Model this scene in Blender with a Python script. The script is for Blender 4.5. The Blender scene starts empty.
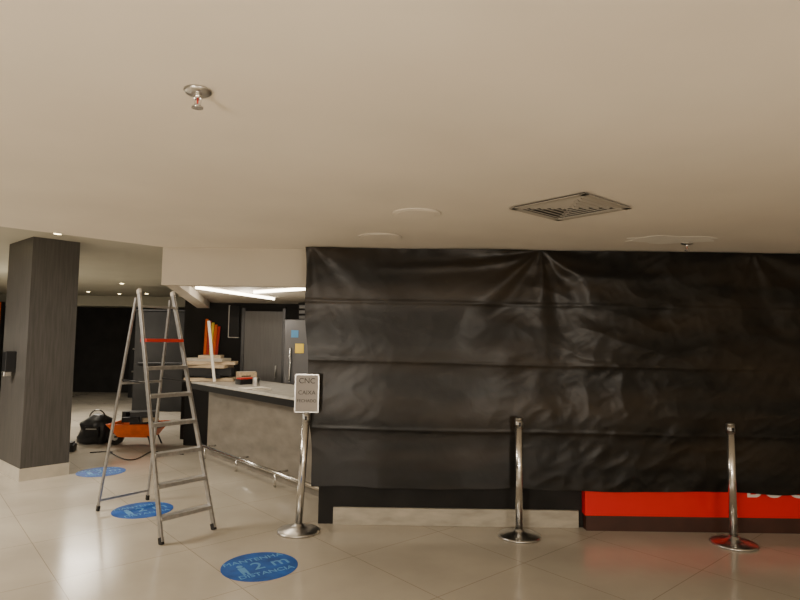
import bpy, bmesh, math, random
from mathutils import Vector, Matrix, noise
random.seed(4)
R=math.radians
# ---------------- materials ----------------
def mat(name,col,rough=0.5,metal=0.0,noise_amt=0.0,scale=6,bump=0.0,bscale=40,emit=None,estr=0,stretch=None,coat=0,spec=0.5):
    m=bpy.data.materials.new(name); m.use_nodes=True
    nt=m.node_tree; b=nt.nodes['Principled BSDF']
    b.inputs['Base Color'].default_value=(*col,1); b.inputs['Roughness'].default_value=rough
    b.inputs['Metallic'].default_value=metal; b.inputs['Coat Weight'].default_value=coat
    b.inputs['Specular IOR Level'].default_value=spec
    tc=nt.nodes.new('ShaderNodeTexCoord'); mp=nt.nodes.new('ShaderNodeMapping')
    nt.links.new(tc.outputs['Object'],mp.inputs['Vector'])
    if stretch: mp.inputs['Scale'].default_value=stretch
    if noise_amt>0:
        n=nt.nodes.new('ShaderNodeTexNoise'); n.inputs['Scale'].default_value=scale; n.inputs['Detail'].default_value=6
        nt.links.new(mp.outputs['Vector'],n.inputs['Vector'])
        r=nt.nodes.new('ShaderNodeValToRGB')
        r.color_ramp.elements[0].position=.3; r.color_ramp.elements[1].position=.7
        r.color_ramp.elements[0].color=(*[c*(1-noise_amt) for c in col],1)
        r.color_ramp.elements[1].color=(*[min(1,c*(1+noise_amt)) for c in col],1)
        nt.links.new(n.outputs['Fac'],r.inputs['Fac']); nt.links.new(r.outputs['Color'],b.inputs['Base Color'])
    if bump>0:
        n=nt.nodes.new('ShaderNodeTexNoise'); n.inputs['Scale'].default_value=bscale; n.inputs['Detail'].default_value=5
        nt.links.new(mp.outputs['Vector'],n.inputs['Vector'])
        bu=nt.nodes.new('ShaderNodeBump'); bu.inputs['Strength'].default_value=bump; bu.inputs['Distance'].default_value=.02
        nt.links.new(n.outputs['Fac'],bu.inputs['Height']); nt.links.new(bu.outputs['Normal'],b.inputs['Normal'])
    if emit:
        b.inputs['Emission Color'].default_value=(*emit,1); b.inputs['Emission Strength'].default_value=estr
    return m
M={}
M['ceil']=mat('ceiling_paint',(.70,.645,.56),.7,noise_amt=.05,scale=1.2,bump=.04,bscale=3)
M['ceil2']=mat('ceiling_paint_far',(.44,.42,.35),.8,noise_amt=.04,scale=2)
M['bulk']=mat('bulkhead_paint',(.52,.47,.39),.7,noise_amt=.03,scale=2)
M['light_patch']=mat('ceiling_painted_light',(.80,.77,.70),.6,noise_amt=.05,scale=5)  # lighter colour paints in a bright patch of reflected light
M['white']=mat('white_plastic',(.75,.72,.66),.45)
M['dark']=mat('dark_wall_paint',(.016,.0155,.015),.7,noise_amt=.3,scale=3,spec=.2)
M['black']=mat('black_plastic',(.010,.010,.011),.4,spec=.3)
M['pillar']=mat('pillar_laminate',(.062,.058,.054),.5,noise_amt=.22,scale=9,stretch=(6,6,.35),spec=.35)
M['base']=mat('baseboard_tile',(.46,.42,.35),.35,noise_amt=.12,scale=5)
M['basegrime']=mat('kick_tile',(.40,.37,.31),.4,noise_amt=.2,scale=5,stretch=(1,1,3))
M['steel']=mat('brushed_steel',(.55,.54,.52),.3,1.0,noise_amt=.08,scale=20)
M['chrome']=mat('chrome',(.72,.71,.69),.2,1.0)
M['alu']=mat('aluminium',(.44,.43,.42),.4,.9,noise_amt=.15,scale=25)
M['red']=mat('red_panel',(.75,.008,.008),.35)
M['redp']=mat('red_plastic',(.50,.03,.02),.4)
M['brown']=mat('brown_plinth',(.05,.018,.012),.5,noise_amt=.2)
M['orange']=mat('orange_paint',(.75,.13,.012),.4,noise_amt=.15,scale=10)
M['wood']=mat('pale_wood',(.50,.39,.26),.6,noise_amt=.25,scale=6,stretch=(1,10,10))
M['conc']=mat('counter_cladding',(.23,.205,.17),.5,noise_amt=.22,scale=3.0,bump=.06,bscale=8,stretch=(1,1,2.5))
M['top']=mat('countertop_stone',(.62,.60,.55),.18,noise_amt=.1,scale=12)
M['fridge']=mat('fridge_steel',(.10,.10,.105),.4,.6)
M['door']=mat('grey_door',(.17,.165,.16),.45,noise_amt=.08,scale=8,stretch=(8,8,.5))
M['blue']=mat('blue_vinyl',(.004,.075,.34),.55,noise_amt=.3,scale=9,spec=.2)
M['ltblue']=mat('light_blue_print',(.10,.28,.55),.55,spec=.2)
M['yellow']=mat('yellow_label',(.85,.6,.05),.5)
M['bluel']=mat('blue_label',(.06,.25,.5),.5)
M['sign']=mat('sign_plate',(.24,.22,.20),.45,.3)
M['ink']=mat('sign_ink',(.02,.018,.015),.5)
M['led']=mat('led_strip',(1,.9,.7),.5,emit=(1,.88,.68),estr=14)
M['lamp']=mat('downlight_lens',(1,.9,.6),.5,emit=(1,.8,.4),estr=20)
M['cover']=mat('vent_metal',(.36,.33,.28),.5)
M['ventd']=mat('vent_dark',(.05,.045,.038),.8)
M['letters']=mat('white_letters',(.8,.77,.72),.4)
def floor_mat():
    m=bpy.data.materials.new('floor_porcelain_tile'); m.use_nodes=True; nt=m.node_tree; b=nt.nodes['Principled BSDF']
    tc=nt.nodes.new('ShaderNodeTexCoord'); mp=nt.nodes.new('ShaderNodeMapping'); mp.inputs['Rotation'].default_value=(0,0,R(-41))
    nt.links.new(tc.outputs['Object'],mp.inputs['Vector'])
    br=nt.nodes.new('ShaderNodeTexBrick'); br.offset=0; br.squash=1
    br.inputs['Scale'].default_value=1; br.inputs['Brick Width'].default_value=.9; br.inputs['Row Height'].default_value=.9
    br.inputs['Mortar Size'].default_value=.003; br.inputs['Mortar Smooth'].default_value=.3
    br.inputs['Color1'].default_value=(.50,.455,.375,1); br.inputs['Color2'].default_value=(.475,.43,.355,1); br.inputs['Mortar'].default_value=(.30,.26,.20,1)
    nt.links.new(mp.outputs['Vector'],br.inputs['Vector'])
    n=nt.nodes.new('ShaderNodeTexNoise'); n.inputs['Scale'].default_value=1.3; n.inputs['Detail'].default_value=8
    nt.links.new(tc.outputs['Object'],n.inputs['Vector'])
    mr=nt.nodes.new('ShaderNodeMapRange'); mr.inputs[1].default_value=.3; mr.inputs[2].default_value=.7; mr.inputs[3].default_value=.84; mr.inputs[4].default_value=1.06
    nt.links.new(n.outputs['Fac'],mr.inputs[0])
    mx=nt.nodes.new('ShaderNodeVectorMath'); mx.operation='SCALE'
    nt.links.new(br.outputs['Color'],mx.inputs[0]); nt.links.new(mr.outputs[0],mx.inputs['Scale'])
    nt.links.new(mx.outputs[0],b.inputs['Base Color'])
    mr2=nt.nodes.new('ShaderNodeMapRange'); mr2.inputs[3].default_value=.10; mr2.inputs[4].default_value=.26
    nt.links.new(n.outputs['Fac'],mr2.inputs[0]); nt.links.new(mr2.outputs[0],b.inputs['Roughness'])
    return m
M['floor']=floor_mat()
def tarp_mat():
    m=bpy.data.materials.new('black_plastic_sheeting'); m.use_nodes=True; nt=m.node_tree; b=nt.nodes['Principled BSDF']
    tc=nt.nodes.new('ShaderNodeTexCoord')
    n=nt.nodes.new('ShaderNodeTexNoise'); n.inputs['Scale'].default_value=1.0; n.inputs['Detail'].default_value=2
    mp=nt.nodes.new('ShaderNodeMapping'); mp.inputs['Scale'].default_value=(.6,1,3.2)
    nt.links.new(tc.outputs['Object'],mp.inputs['Vector']); nt.links.new(mp.outputs['Vector'],n.inputs['Vector'])
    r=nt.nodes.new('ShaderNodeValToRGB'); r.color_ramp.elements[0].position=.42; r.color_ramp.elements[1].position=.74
    r.color_ramp.elements[0].color=(.004,.004,.004,1); r.color_ramp.elements[1].color=(.028,.019,.011,1)  # brown end paints warm reflections into the sheeting colour
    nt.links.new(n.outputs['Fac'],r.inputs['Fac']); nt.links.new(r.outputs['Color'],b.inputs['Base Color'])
    b.inputs['Roughness'].default_value=.33; b.inputs['Specular IOR Level'].default_value=.31
    n2=nt.nodes.new('ShaderNodeTexNoise'); n2.inputs['Scale'].default_value=3.5; n2.inputs['Detail'].default_value=4; n2.inputs['Distortion'].default_value=1.0
    nt.links.new(tc.outputs['Object'],n2.inputs['Vector'])
    b1=nt.nodes.new('ShaderNodeBump'); b1.inputs['Strength'].default_value=.10; b1.inputs['Distance'].default_value=.03
    nt.links.new(n2.outputs['Fac'],b1.inputs['Height'])
    nt.links.new(b1.outputs['Normal'],b.inputs['Normal'])
    return m
M['tarp']=tarp_mat()

# ---------------- mesh builder ----------------
class B:
    def __init__(s,name,bevel=0,smooth=False):
        s.name=name; s.bm=bmesh.new(); s.mats=[]; s.bevel=bevel; s.smooth=smooth
    def mi(s,k):
        if k not in s.mats: s.mats.append(k)
        return s.mats.index(k)
    def _faces(s,verts,k,sm=False):
        i=s.mi(k); fs=set(f for v in verts for f in v.link_faces)
        for f in fs: f.material_index=i; f.smooth=sm
    def box(s,c,size,k,rot=0,M3=None):
        mt=Matrix.Translation(c)@(M3.to_4x4() if M3 else Matrix.Rotation(rot,4,'Z'))@Matrix.Diagonal((*size,1))
        r=bmesh.ops.create_cube(s.bm,size=1,matrix=mt); s._faces(r['verts'],k); return s
    def beam(s,p1,p2,w,d,k,side=Vector((1,0,0))):
        p1=Vector(p1);p2=Vector(p2); z=(p2-p1); L=z.length; z.normalize()
        x=Vector(side)-z*Vector(side).dot(z); x.normalize(); y=z.cross(x)
        m3=Matrix((x,y,z)).transposed()
        return s.box((p1+p2)/2,(w,d,L),k,M3=m3)
    def cyl(s,p1,p2,r1,k,r2=None,seg=24):
        p1=Vector(p1);p2=Vector(p2); z=p2-p1; L=z.length
        q=z.to_track_quat('Z','Y').to_matrix().to_4x4()
        r=bmesh.ops.create_cone(s.bm,cap_ends=True,segments=seg,radius1=r1,radius2=r1 if r2 is None else r2,depth=L,matrix=Matrix.Translation((p1+p2)/2)@q)
        s._faces(r['verts'],k,True)
        for f in set(f for v in r['verts'] for f in v.link_faces):
            if len(f.verts)>4: f.smooth=False
        return s
    def lathe(s,c,prof,k,seg=40,sc=(1,1),lump=0):
        i=s.mi(k); rings=[]
        for (r,z) in prof:
            ring=[]
            for j in range(seg):
                t=2*math.pi*j/seg; rr=r
                if lump: rr=r*(1+lump*noise.noise(Vector((math.cos(t)*1.6,math.sin(t)*1.6,z*9))))
                ring.append(s.bm.verts.new((c[0]+rr*math.cos(t)*sc[0],c[1]+rr*math.sin(t)*sc[1],c[2]+z)))
            rings.append(ring)
        for a,b in zip(rings,rings[1:]):
            for j in range(seg):
                f=s.bm.faces.new((a[j],a[(j+1)%seg],b[(j+1)%seg],b[j])); f.material_index=i; f.smooth=True
        f=s.bm.faces.new(list(reversed(rings[0]))); f.material_index=i
        f=s.bm.faces.new(rings[-1]); f.material_index=i
        return s
    def prism(s,poly,z0,z1,k):
        i=s.mi(k); a=[s.bm.verts.new((x,y,z0)) for x,y in poly]; b=[s.bm.verts.new((x,y,z1)) for x,y in poly]
        n=len(poly); fs=[s.bm.faces.new(list(reversed(a))),s.bm.faces.new(b)]
        for j in range(n): fs.append(s.bm.faces.new((a[j],a[(j+1)%n],b[(j+1)%n],b[j])))
        for f in fs: f.material_index=i
        bmesh.ops.recalc_face_normals(s.bm,faces=fs); return s
    def text(s,body,size,mt,k,ext=.001):
        cu=bpy.data.curves.new('t','FONT'); cu.body=body; cu.size=size; cu.align_x='CENTER'; cu.align_y='CENTER'; cu.extrude=ext
        o=bpy.data.objects.new('t',cu); bpy.context.scene.collection.objects.link(o)
        dg=bpy.context.evaluated_depsgraph_get(); dg.update()
        me=bpy.data.meshes.new_from_object(o.evaluated_get(dg))
        bpy.data.objects.remove(o)
        i=s.mi(k)
        vs=[s.bm.verts.new(mt@v.co) for v in me.vertices]
        for pl_ in me.polygons:
            try: f=s.bm.faces.new([vs[q] for q in pl_.vertices])
            except ValueError: continue
            f.material_index=i; f.smooth=False
        bpy.data.meshes.remove(me)
        return s
    def done(s):
        me=bpy.data.meshes.new(s.name); s.bm.to_mesh(me); s.bm.free()
        for k in s.mats: me.materials.append(M[k])
        o=bpy.data.objects.new(s.name,me); bpy.context.scene.collection.objects.link(o)
        if s.bevel:
            b=o.modifiers.new('bevel','BEVEL'); b.width=s.bevel; b.segments=2; b.limit_method='ANGLE'
        return o

CZ=2.46; UZ=2.74
# ---------------- shell ----------------
B('floor').prism([(-12,-6),(5,-6),(5,17.2),(-12,17.2)],-.1,0,'floor').done()
B('ceiling').prism([(-2.2,5.3),(-8,-.75),(-8,-6),(5,-6),(5,9.4),(-3.6,9.4)],CZ,UZ+.02,'ceil').done()
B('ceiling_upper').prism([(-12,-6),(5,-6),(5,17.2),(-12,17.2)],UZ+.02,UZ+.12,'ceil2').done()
B('wall_back').box((-3.5,17.1,1.38),(17,.2,2.76),'dark').done()
B('wall_left').box((-12.1,5.6,1.38),(.2,23.2,2.76),'dark').done()
B('wall_right').box((5.1,5.6,1.38),(.2,23.2,2.76),'bulk').done()
B('wall_front').box((-3.5,-6.1,1.38),(17,.2,2.76),'bulk').done()
B('wall_partition').box((1.9,5.32,1.23),(5.2,.14,2.46),'dark').done()
B('wall_bar').box((.0,9.45,1.38),(7.0,.1,2.76),'dark').done()
B('baseboard_partition',.004).box((.52,5.235,.075),(2.17,.03,.15),'basegrime').done()
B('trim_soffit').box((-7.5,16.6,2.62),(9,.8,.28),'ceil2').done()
bk=B('trim_bulkhead')
bk.prism([(-2.2,5.3),(-.7,5.3),(-.7,5.42),(-2.2,5.42)],2.11,CZ,'bulk')
bk.prism([(-2.2,5.42),(-2.08,5.42),(-3.1,9.4),(-3.3,9.4)],2.11,CZ,'bulk')
bk.done()
B('ceiling_bar').prism([(-2.08,5.42),(.8,5.42),(.8,9.4),(-3.08,9.4)],2.20,2.24,'bulk').done()
for a,b in [((-2.10,5.85),(-1.0,5.95)),((-2.25,6.35),(-1.75,8.0)),((-1.75,6.9),(-1.0,6.3))]:
    B('led_strip_light').beam((*a,2.182),(*b,2.182),.022,.03,'led').done()

# ---------------- tarp ----------------
def make_tarp():
    bm=bmesh.new(); nx,nz=420,190
    hangs=[(-.8,2.44),(1.25,2.44),(3.15,2.44),(4.6,2.44)]
    vs=[]
    for j in range(nz+1):
        row=[]
        for i in range(nx+1):
            u=i/nx; w=j/nz
            zb=.350+.006*math.sin(u*23)+.016*noise.noise(Vector((u*14,3,0)))
            ztop=2.452
            z=ztop+(zb-ztop)*w
            xl=-.85+.11*w**1.5+.01*math.sin(w*17)
            x=xl+(4.7-xl)*u
            d=0
            for c in (1.97,1.44,.85):
                zz=c+.012*noise.noise(Vector((x*.8,c,2)))-.012*x*.6
                a=z-zz; d+=.006*math.exp(-abs(a)/.012)+.008*math.tanh(a/.10)*math.exp(-(a/.25)**2)
            for k,(hx,hz) in enumerate(hangs):
                dx=x-hx; dz=hz-z+.02; r=math.hypot(dx,dz); th=math.atan2(dx,dz)
                A=.009*math.exp(-r/.9)*min(1,r/.25)
                if k==1: A*=2.0
                if k in(0,3): A*=.5
                d+=A*(math.sin(th*7+k*2+noise.noise(Vector((x,z,k)))*2.5)+.3*math.sin(th*15+k))
            sw=2.40-.30*(1-math.exp(-max(0,x-1.25)/.35))+.09*max(0,x-1.25)
            if x>1.25: d+=.018*math.exp(-((z-sw)/.05)**2)*max(0,1-(x-1.25)/1.9)*min(1,(x-1.25)/.2)
            if x<1.25:
                sw=2.42-.16*(1-math.exp(-(1.25-x)/.5))
                d+=.014*math.exp(-((z-sw)/.04)**2)*max(0,1-(1.25-x)/1.6)*min(1,(1.25-x)/.2)
            d+=.020*noise.noise(Vector((x*1.7,z*.6,1.3)))
            amp=.2+.8*max(0,min(1,(x-.9)/1.5))
            q=noise.noise(Vector((x*2.6+z*1.6,z*2.8-x*1.2,9))); d+=.0115*amp*(1-abs(q)*2)
            q=noise.noise(Vector((x*6-z*4,z*7,4))); d+=.0045*amp*(1-abs(q)*2)
            q=noise.noise(Vector((x*13+z*4,z*11,7))); d+=.0013*amp*(1-abs(q)*2)
            d+=.003*math.exp(-w/.03)*math.sin(x*30+3*noise.noise(Vector((x*2,0,0))))
            y=5.122-d*1.1
            row.append(bm.verts.new((x,min(y,5.142),z)))
        vs.append(row)
    for j in range(nz):
        for i in range(nx):
            f=bm.faces.new((vs[j][i],vs[j+1][i],vs[j+1][i+1],vs[j][i+1])); f.smooth=True
    me=bpy.data.meshes.new('black_tarp'); bm.to_mesh(me); bm.free(); me.materials.append(M['tarp'])
    o=bpy.data.objects.new('black_tarp',me); bpy.context.scene.collection.objects.link(o)
make_tarp()

rp=B('red_sign_panel',.002)
rp.box((3.2,5.20,.065),(3.1,.09,.13),'brown').box((3.2,5.197,.30),(3.12,.09,.34),'red')
RX=Matrix.Rotation(R(90),4,'X')
rp.text('BOCADO',.26,Matrix.Translation((3.60,5.148,.385))@RX,'letters',.003)
rp.done()

# ---------------- pillar ----------------
a=Vector((.66,.75)).normalized(); b_=Vector((-.75,.66)).normalized()
C=Vector((-4.21,6.56))
def rect(o,da,db,off=0):
    o=o-a*off-b_*off; da+=2*off; db+=2*off
    return [tuple(o),tuple(o+a*da),tuple(o+a*da+b_*db),tuple(o+b_*db)]
pl=B('pillar')
pl.prism(rect(C,.50,.9),.14,UZ+.02,'pillar').prism(rect(C,.50,.9,.006),0,.14,'base')
pl.done()
ds=B('soap_dispenser',.008)
pc=C+b_*.42-a*.055
ang=math.atan2(b_.y,b_.x)
ds.box((pc.x,pc.y,1.32),(.13,.11,.24),'black',ang).box((pc.x-a.x*.02,pc.y-a.y*.02,1.18),(.09,.08,.06),'steel',ang)
ds.done()

# ---------------- bar counter ----------------
c=Vector((-.657,.754)).normalized(); p=Vector((.754,.657)).normalized()
F0=Vector((-.82,6.12))-c*.6
L=3.35
def cr(o,l,d): return [tuple(o),tuple(o+c*l),tuple(o+c*l+p*d),tuple(o+p*d)]
bc=B('bar_counter',.003)
bc.prism(cr(F0,L+.1,.5),0.0,.90,'conc')
bc.prism(cr(F0-p*.27+c*-.02,L+.08,.85),.925,1.00,'black')
bc.prism(cr(F0-p*.275+c*-.025,L+.09,.86),1.00,1.03,'top')
bc.prism(cr(F0-p*.02,L+.05,.54),.90,.925,'black')
bc.done()
fr=B('foot_rail')
q0=F0-p*.16+c*.1; q1=F0-p*.16+c*(L-.05)
fr.cyl((*q0,.16),(*q1,.16),.022,'chrome')
for s in (.05,.35,.65,.95):
    q=q0.lerp(q1,s); fr.cyl((*q,.16),(*(q+p*.155),.16),.012,'chrome'); fr.cyl((*q,0),(*q,.16),.014,'chrome')
fr.done()
ws=B('stacked_boards',.003)
wc=Vector((-2.66,8.16))
for i,(l,z,k) in enumerate([(.66,1.055,'wood'),(.5,1.095,'black'),(.60,1.16,'black'),(.62,1.235,'wood'),(.70,1.28,'wood'),(.54,1.325,'base'),(.3,1.365,'wood')]):
    ws.box((wc.x+.02*(-1)**i,wc.y,z),(l,.3,.045 if i!=2 else .11),k,R(8*(-1)**i))
ws.done()
cx_=B('cardboard_box',.003)
cx_.box((-2.10,8.0,1.10),(.24,.18,.138),'wood',.5).box((-2.10,8.0,1.172),(.25,.05,.004),'white',.5)
cx_.done()
tx_=B('toolbox',.006)
tx_.box((-2.0,7.62,1.065),(.24,.14,.066),'black',.8).box((-2.0,7.62,1.108),(.22,.12,.02),'redp',.8).cyl((-2.05,7.58,1.135),(-1.95,7.67,1.135),.008,'black')
tx_.done()
pp=B('paper_sheets'); pp.box((-1.75,7.05,1.0325),(.3,.21,.003),'white',.7).box((-1.62,6.9,1.0325),(.21,.3,.003),'base',.2).done()
lp=B('leaning_pole',.003); lp.beam((-2.47,7.80,1.045),(-2.62,7.93,1.86),.035,.02,'white'); lp.done()
bt=B('utensil_jar')
bt.lathe((-1.80,7.35,1.03),[(.04,0),(.045,.02),(.045,.10),(.04,.11)],'steel'); bt.done()

dr=B('door_1',.004)
dr.box((-2.2,9.37,1.04),(.62,.04,2.06),'door').box((-2.53,9.365,1.06),(.05,.06,2.12),'fridge').box((-1.87,9.365,1.06),(.05,.06,2.12),'fridge').cyl((-1.98,9.32,1.0),(-1.98,9.32,1.2),.012,'steel')
dr.done()
fg=B('refrigerator',.012)
fg.box((-1.25,8.4,.96),(.7,.68,1.88),'fridge').box((-1.25,8.04,.5),(.68,.05,.92),'fridge').box((-1.25,8.04,1.44),(.68,.05,.90),'fridge')
fg.cyl((-1.50,7.98,1.05),(-1.50,7.98,1.5),.014,'chrome').cyl((-1.50,7.98,.55),(-1.50,7.98,.9),.014,'chrome')
for z in (1.05,1.5,.55,.9): fg.cyl((-1.50,7.98,z),(-1.50,8.02,z),.01,'chrome')
fg.box((-1.45,8.012,1.70),(.10,.006,.10),'bluel').box((-1.38,8.012,1.50),(.12,.006,.13),'yellow')
fg.box((-1.25,8.4,.01),(.6,.6,.02),'black')
fg.done()
cb=B('wall_cabinet',.005)
cb.box((-1.1,9.09,2.0),(.9,.6,.36),'dark')
for i in range(4): cb.box((-1.1,8.78,1.88+i*.08),(.86,.02,.05),'door')
cb.done()
mb=B('menu_board',.004)
mb.box((-2.68,9.375,1.9),(.16,.04,.5),'black').box((-2.765,9.37,1.9),(.012,.05,.52),'white').box((-2.68,9.37,1.64),(.16,.05,.012),'white').done()
bb=B('back_counter',.005)
bb.box((-2.92,9.1,.46),(.66,.46,.92),'black').box((-2.92,9.1,.94),(.70,.48,.04),'dark').done()
ob=B('leaning_striped_board',.003)
for i,k in enumerate(('orange','redp','yellow','orange','redp')):
    ob.beam((-3.02+i*.04,8.98,.965),(-3.10+i*.05,9.30,1.93-.03*i),.042,.02,k)
ob.done()

fs=B('display_shelf',.01)
fs.box((-6.3,15.9,.95),(1.9,.6,1.9),'black').box((-6.3,15.56,1.3),(1.7,.04,.04),'steel').box((-6.3,15.56,.7),(1.7,.04,.04),'steel').done()
fp=B('dark_kiosk',.01); fp.box((-5.1,13.2,1.1),(1.5,.8,2.2),'dark').box((-5.1,12.78,1.05),(1.3,.04,.05),'black').box((-5.1,13.2,2.22),(1.6,.9,.04),'black').done()
ps=B('wall_poster',.003); ps.box((-10.9,15.2,1.9),(.8,.04,1.2),'orange').box((-10.9,15.17,2.1),(.6,.03,.4),'white').box((-10.9,15.17,1.6),(.6,.03,.35),'bluel').box((-10.9,15.24,1.25),(.9,.1,2.5),'dark').done()

bg=B('black_tool_bag')
g=(-4.62,9.0,0)
bg.lathe(g,[(.20,0),(.25,.03),(.27,.10),(.26,.20),(.23,.30),(.18,.37),(.10,.42),(.04,.44)],'black',sc=(1,.75),lump=.45)
for k in range(12):
    t0=math.pi*k/12; t1=math.pi*(k+1)/12
    bg.cyl((g[0]-.12*math.cos(t0),g[1]-.02,.38+.12*math.sin(t0)),(g[0]-.12*math.cos(t1),g[1]-.02,.38+.12*math.sin(t1)),.010,'steel' if k in(5,6) else 'black',seg=10)
bg.box((g[0]+.02,g[1]-.20,.2),(.22,.05,.14),'black').box((g[0]+.02,g[1]-.228,.24),(.16,.006,.012),'steel')
bg.done()
wb=B('wheelbarrow',.004)
w=Vector((-3.92,8.85,0))
i=wb.mi('orange')
def fr2(cx,cy,z,lx,ly): return [wb.bm.verts.new((cx+sx*lx,cy+sy*ly,z)) for sx,sy in((-1,-1),(1,-1),(1,1),(-1,1))]
r0=fr2(w.x,w.y,.14,.24,.16); r1=fr2(w.x,w.y,.34,.38,.26); r2=fr2(w.x,w.y,.34,.365,.245); r3=fr2(w.x,w.y,.16,.23,.15)
for A_,B_ in ((r0,r1),(r1,r2),(r2,r3)):
    for j in range(4):
        f=wb.bm.faces.new((A_[j],A_[(j+1)%4],B_[(j+1)%4],B_[j])); f.material_index=i
f=wb.bm.faces.new(r3); f.material_index=i
f=wb.bm.faces.new(list(reversed(r0))); f.material_index=i
for s in (-1,1):
    wb.cyl((w.x-.34,w.y+s*.04,.12),(w.x+.52,w.y+s*.24,.34),.014,'black')
    wb.cyl((w.x+.2,w.y+s*.16,.2),(w.x+.28,w.y+s*.18,0),.012,'black')
wb.cyl((w.x-.34,w.y-.03,.12),(w.x-.34,w.y+.03,.12),.12,'black'); wb.cyl((w.x-.34,w.y-.045,.12),(w.x-.34,w.y+.045,.12),.05,'steel')
wb.box((w.x+.08,w.y,.42),(.40,.24,.18),'black',.4).box((w.x-.16,w.y+.05,.44),(.2,.12,.12),'black',.9).box((w.x-.05,w.y-.16,.40),(.24,.1,.07),'black',.2).box((w.x+.22,w.y-.12,.40),(.22,.1,.05),'wood',.6)
wb.done()
tb=B('tool_case',.01)
tb.box((-4.75,8.3,.05),(.34,.2,.10),'black',.3).box((-4.75,8.3,.115),(.30,.16,.03),'black',.3).cyl((-4.82,8.3,.15),(-4.68,8.3,.15),.012,'black').done()
cbm=B('extension_cable')
pr=None
for k in range(60):
    t=k/59; pnt=Vector((-4.3+1.2*t+.12*math.sin(t*14),8.1+.25*math.sin(t*9)+.1*math.cos(t*17),.008))
    if pr is not None: cbm.cyl(pr,pnt,.007,'black',seg=8)
    pr=pnt
cbm.done()

# ---------------- stepladder ----------------
ld=B('stepladder',.002)
F1=Vector((-1.85,4.67,0)); F2=Vector((-1.555,5.04,0)); B1=Vector((-2.80,5.53,0)); B2=Vector((-2.505,5.92,0))
T1=Vector((-2.385,5.26,2.05)); T2=Vector((-2.18,5.52,2.05))
W=(F2-F1).normalized()
fwd=(F1-B1).normalized()
for f,t in((F1,T1),(F2,T2)):
    ld.beam(f+Vector((0,0,.02)),t,.020,.044,'alu',side=W)
    ld.beam(f,f.lerp(t,.025),.026,.05,'black',side=W)
    ld.beam(t-(t-f)*.012,t+(t-f)*.006,.024,.048,'white',side=W)
for f,t in((B1,T1),(B2,T2)):
    tt=t.lerp(f,.03)-fwd*.03
    ld.beam(f+Vector((0,0,.02)),tt,.018,.028,'alu',side=W)
    ld.beam(f,f.lerp(tt,.025),.024,.036,'black',side=W)
for n_,z in enumerate([.19,.425,.66,.895,1.13,1.365,1.60]):
    k=z/2.05; l=F1.lerp(T1,k); r=F2.lerp(T2,k); k2='alu' if n_<6 else 'redp'
    l=Vector((l.x,l.y,z)); r=Vector((r.x,r.y,z))
    ld.beam(l,r,.08 if n_<6 else .10,.016 if n_<6 else .03,k2,side=fwd)
    if n_<6: ld.beam(l+fwd*.036-Vector((0,0,.010)),r+fwd*.036-Vector((0,0,.010)),.005,.028,'alu',side=fwd)
for z in (.1,1.2):
    k=z/2.05; ld.beam(B1.lerp(T1,k),B2.lerp(T2,k),.010,.022,'alu',side=fwd)
for (f,t,bk_) in((F1,T1,B1),(F2,T2,B2)):
    ld.beam(f.lerp(t,.60),bk_.lerp(t,.60),.006,.016,'black',side=W)
ld.beam(F1.lerp(T1,.93),F2.lerp(T2,.93),.03,.018,'alu',side=fwd)
ld.done()

# ---------------- stanchions ----------------
def stanchion(x,y,h,lean=0,sign=False):
    s=B('stanchion_post',.0)
    s.lathe((x,y,0),[(.172,0),(.178,.004),(.178,.014),(.165,.022),(.10,.034),(.05,.045),(.04,.06),(.034,.07)],'steel',48)
    top=Vector((x+lean,y,h))
    s.cyl((x,y,.06),top,.031,'chrome',seg=32)
    s.cyl(top-Vector((0,0,.075)),top-Vector((0,0,.005)),.034,'steel',seg=32)
    s.cyl(top-Vector((0,0,.005)),top+Vector((0,0,.006)),.036,'steel',.03,seg=32)
    s.cyl(top-Vector((0,0,.06)),top-Vector((0,0,.035)),.0352,'steel',seg=32)
    s.box((top.x,top.y-.034,h-.045),(.020,.010,.035),'black')
    if sign:
        s.box((top.x+.0,top.y-.01,h+.165),(.20,.012,.32),'sign').box((top.x,top.y+.004,h+.02),(.04,.02,.10),'steel')
        for dz in(.005,.325): s.box((top.x,top.y-.012,h+dz),(.205,.018,.008),'steel')
        for dx in(-.1,.1): s.box((top.x+dx,top.y-.012,h+.165),(.008,.018,.325),'steel')
        for tx,zz,sz in(('CNC',.27,.065),('CAIXA',.17,.05),('FECHADO',.10,.036)):
            s.text(tx,sz,Matrix.Translation((top.x,top.y-.018,h+zz))@RX,'ink')
    s.done()
stanchion(1.028,4.98,.98)
stanchion(2.764,4.86,.975,-.005)
stanchion(-.835,5.03,1.0,.045,True)

# ---------------- floor stickers ----------------
for x,y,rt in((-.98,4.27,.6),(-2.4,5.58,.7),(-3.57,7.09,.7)):
    s=B('floor_sticker')
    s.cyl((x,y,0),(x,y,.0025),.27,'blue',seg=64)
    T=Matrix.Translation((x,y,.004))@Matrix.Rotation(rt,4,'Z')
    for tx,dx_,dy,sz in(('MANTENHA',0,.13,.082),('2 m',.08,.0,.18),('DISTANCIA',0,-.14,.078)):
        s.text(tx,sz,T@Matrix.Translation((dx_,dy,0)),'ltblue',.0008)
    for (lx,ly,sx,sy) in((-.13,-.02,.05,.09),(-.145,-.085,.015,.05),(-.115,-.085,.015,.05)):
        q=T@Vector((lx,ly,0)); s.box(q,(sx,sy,.0016),'ltblue',rt)
    q=T@Vector((-.13,.055,0)); s.cyl(q-Vector((0,0,.0008)),q+Vector((0,0,.0008)),.022,'ltblue')
    s.done()

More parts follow.
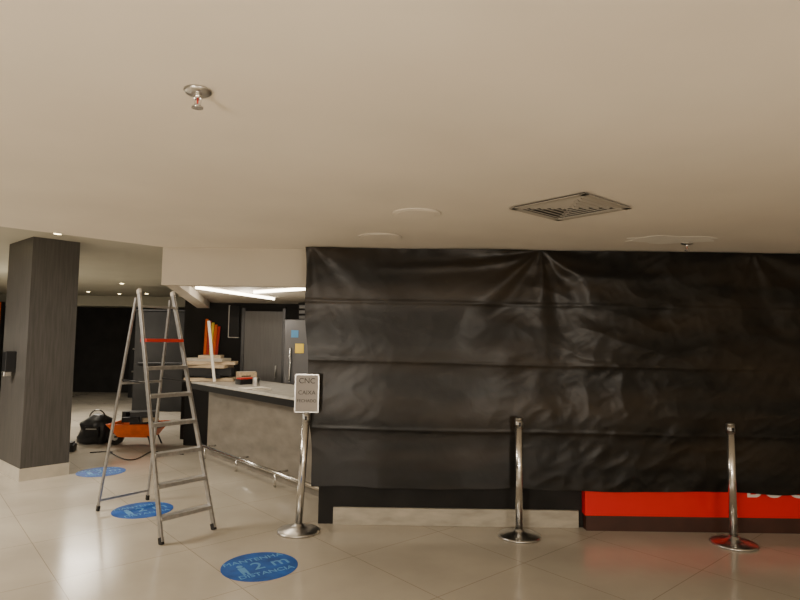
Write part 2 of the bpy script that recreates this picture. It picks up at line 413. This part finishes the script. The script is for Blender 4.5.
# ---------------- ceiling fixtures ----------------
def vent(cx,cy,side,rot):
    v=B('air_vent'); T=Matrix.Translation((cx,cy,CZ))@Matrix.Rotation(rot,4,'Z')
    v.box((cx,cy,CZ-.003),(side*.9,side*.9,.004),'ventd',rot)
    n=6
    for i in range(n):
        h=side/2*(1-i/n)*.98; wd=side/2/n*(.9 if i==0 else .55)
        for kx,ky,lx,ly,tilt in((0,1,1,0,1),(0,-1,1,0,-1),(1,0,0,1,1),(-1,0,0,1,-1)):
            cc=T@Vector((kx*(h-wd/2),ky*(h-wd/2),-.010-.004*(i==0)))
            ln=2*h
            sz=(ln if lx else wd, ln if ly else wd,.004)
            tl=R(20)*tilt*(1 if lx else -1) if i>0 else 0
            m3=(Matrix.Rotation(rot,3,'Z')@Matrix.Rotation(tl,3,'X' if lx else 'Y'))
            v.box(cc,sz,'cover',M3=m3)
    v.done()
vent(1.03,3.475,.53,R(41))
for x,y,r in((.10,3.72,.16),(-.17,4.6,.18)):
    s=B('ceiling_speaker'); s.lathe((x,y,CZ-.009),[(r-.01,0),(r,.002),(r,.007),(r-.01,.008)],'ceil',56)
    s.lathe((x,y,CZ-.011),[(r-.035,0),(r-.03,.001),(r-.03,.004),(r-.035,.005)],'ceil',56).done()
def sprinkler(x,y):
    s=B('fire_sprinkler')
    s.lathe((x,y,CZ-.014),[(.022,0),(.040,.002),(.046,.008),(.046,.012),(.03,.013)],'steel',40)
    s.cyl((x,y,CZ-.03),(x,y,CZ-.008),.013,'chrome')
    for k in(-1,1): s.beam((x+k*.011,y,CZ-.028),(x+k*.008,y,CZ-.052),.005,.006,'chrome')
    s.cyl((x,y,CZ-.052),(x,y,CZ-.028),.003,'redp')
    s.cyl((x,y,CZ-.058),(x,y,CZ-.050),.010,'chrome')
    s.cyl((x,y,CZ-.062),(x,y,CZ-.058),.019,'chrome',seg=20).done()
sprinkler(-.689,1.89); sprinkler(2.35,4.7)
pt=B('ceiling_light_patch')  # thin overlay imitating reflected light on the ceiling
pt.prism([(2.15+.34*math.cos(t*.2618)*(1+.15*math.sin(t*2.1)),4.55+.17*math.sin(t*.2618)*(1+.2*math.sin(t*1.3))) for t in range(24)],CZ-.002,CZ,'light_patch').done()
def downlight(x,y,z,r=.05):
    s=B('recessed_downlight'); s.lathe((x,y,z-.010),[(r,0),(r+.015,.003),(r+.015,.008),(r,.0085)],'white',32)
    s.cyl((x,y,z-.014),(x,y,z-.008),r*.8,'lamp').done()
DZ=UZ+.02
for x,y in((-3.78,6.3),(-4.6,6.4),(-5.0,6.9),(-7.9,14.6),(-7.4,15.2),(-6.6,15.0),(-5.6,14.6),(-5.9,12.2),(-6.4,10.5)):
    downlight(x,y,DZ,.045)
tr=B('trim_1'); tr.box((1.8,5.20,CZ-.006),(5.3,.10,.008),'bulk').done()

# ---------------- lights ----------------
def pt_light(n,loc,e,r=.15,col=(1,.88,.725)):
    l=bpy.data.lights.new(n,'POINT'); l.energy=e; l.shadow_soft_size=r; l.color=col
    o=bpy.data.objects.new(n,l); o.location=loc; bpy.context.scene.collection.objects.link(o)
def area(n,loc,e,sx,sy,rot=(0,0,0),col=(1,.89,.74)):
    l=bpy.data.lights.new(n,'AREA'); l.energy=e; l.shape='RECTANGLE'; l.size=sx; l.size_y=sy; l.color=col
    o=bpy.data.objects.new(n,l); o.location=loc; o.rotation_euler=rot; bpy.context.scene.collection.objects.link(o)
pt_light('fill_point_a',(-1.6,-1.2,1.2),265,.2)  # added fill light, unseen behind the camera, brightens the ceiling
pt_light('fill_point_b',(2.0,-1.8,1.2),195,.2)  # second added fill, also out of view with no fixture
area('fill_area_rear',(-1.5,-.9,2.44),110,1.2,1.2)  # unseen area fill added behind the camera for floor and sheeting
area('ceiling_panel_b',(-5.4,4.4,2.72),280,1.5,1.5)
area('ceiling_panel_c',(-6.2,11.0,2.7),180,1.5,1.5)
pt_light('hall_lamp',(-7.5,9.5,1.6),70,.2,(1,.92,.7))
pt_light('bar_lamp',(-1.9,7.1,2.0),18,.1)
w=bpy.data.worlds.new('World'); bpy.context.scene.world=w; w.use_nodes=True
w.node_tree.nodes['Background'].inputs[0].default_value=(.9,.75,.55,1); w.node_tree.nodes['Background'].inputs[1].default_value=.1
# ---------------- camera ----------------
cam=bpy.data.cameras.new('camera'); cam.lens=26; cam.sensor_width=36
co=bpy.data.objects.new('camera',cam); bpy.context.scene.collection.objects.link(co)
co.matrix_world=Matrix.Translation((0,0,1.63))@Matrix.Rotation(R(94),4,'X')@Matrix.Rotation(R(.8),4,'Z')
bpy.context.scene.camera=co
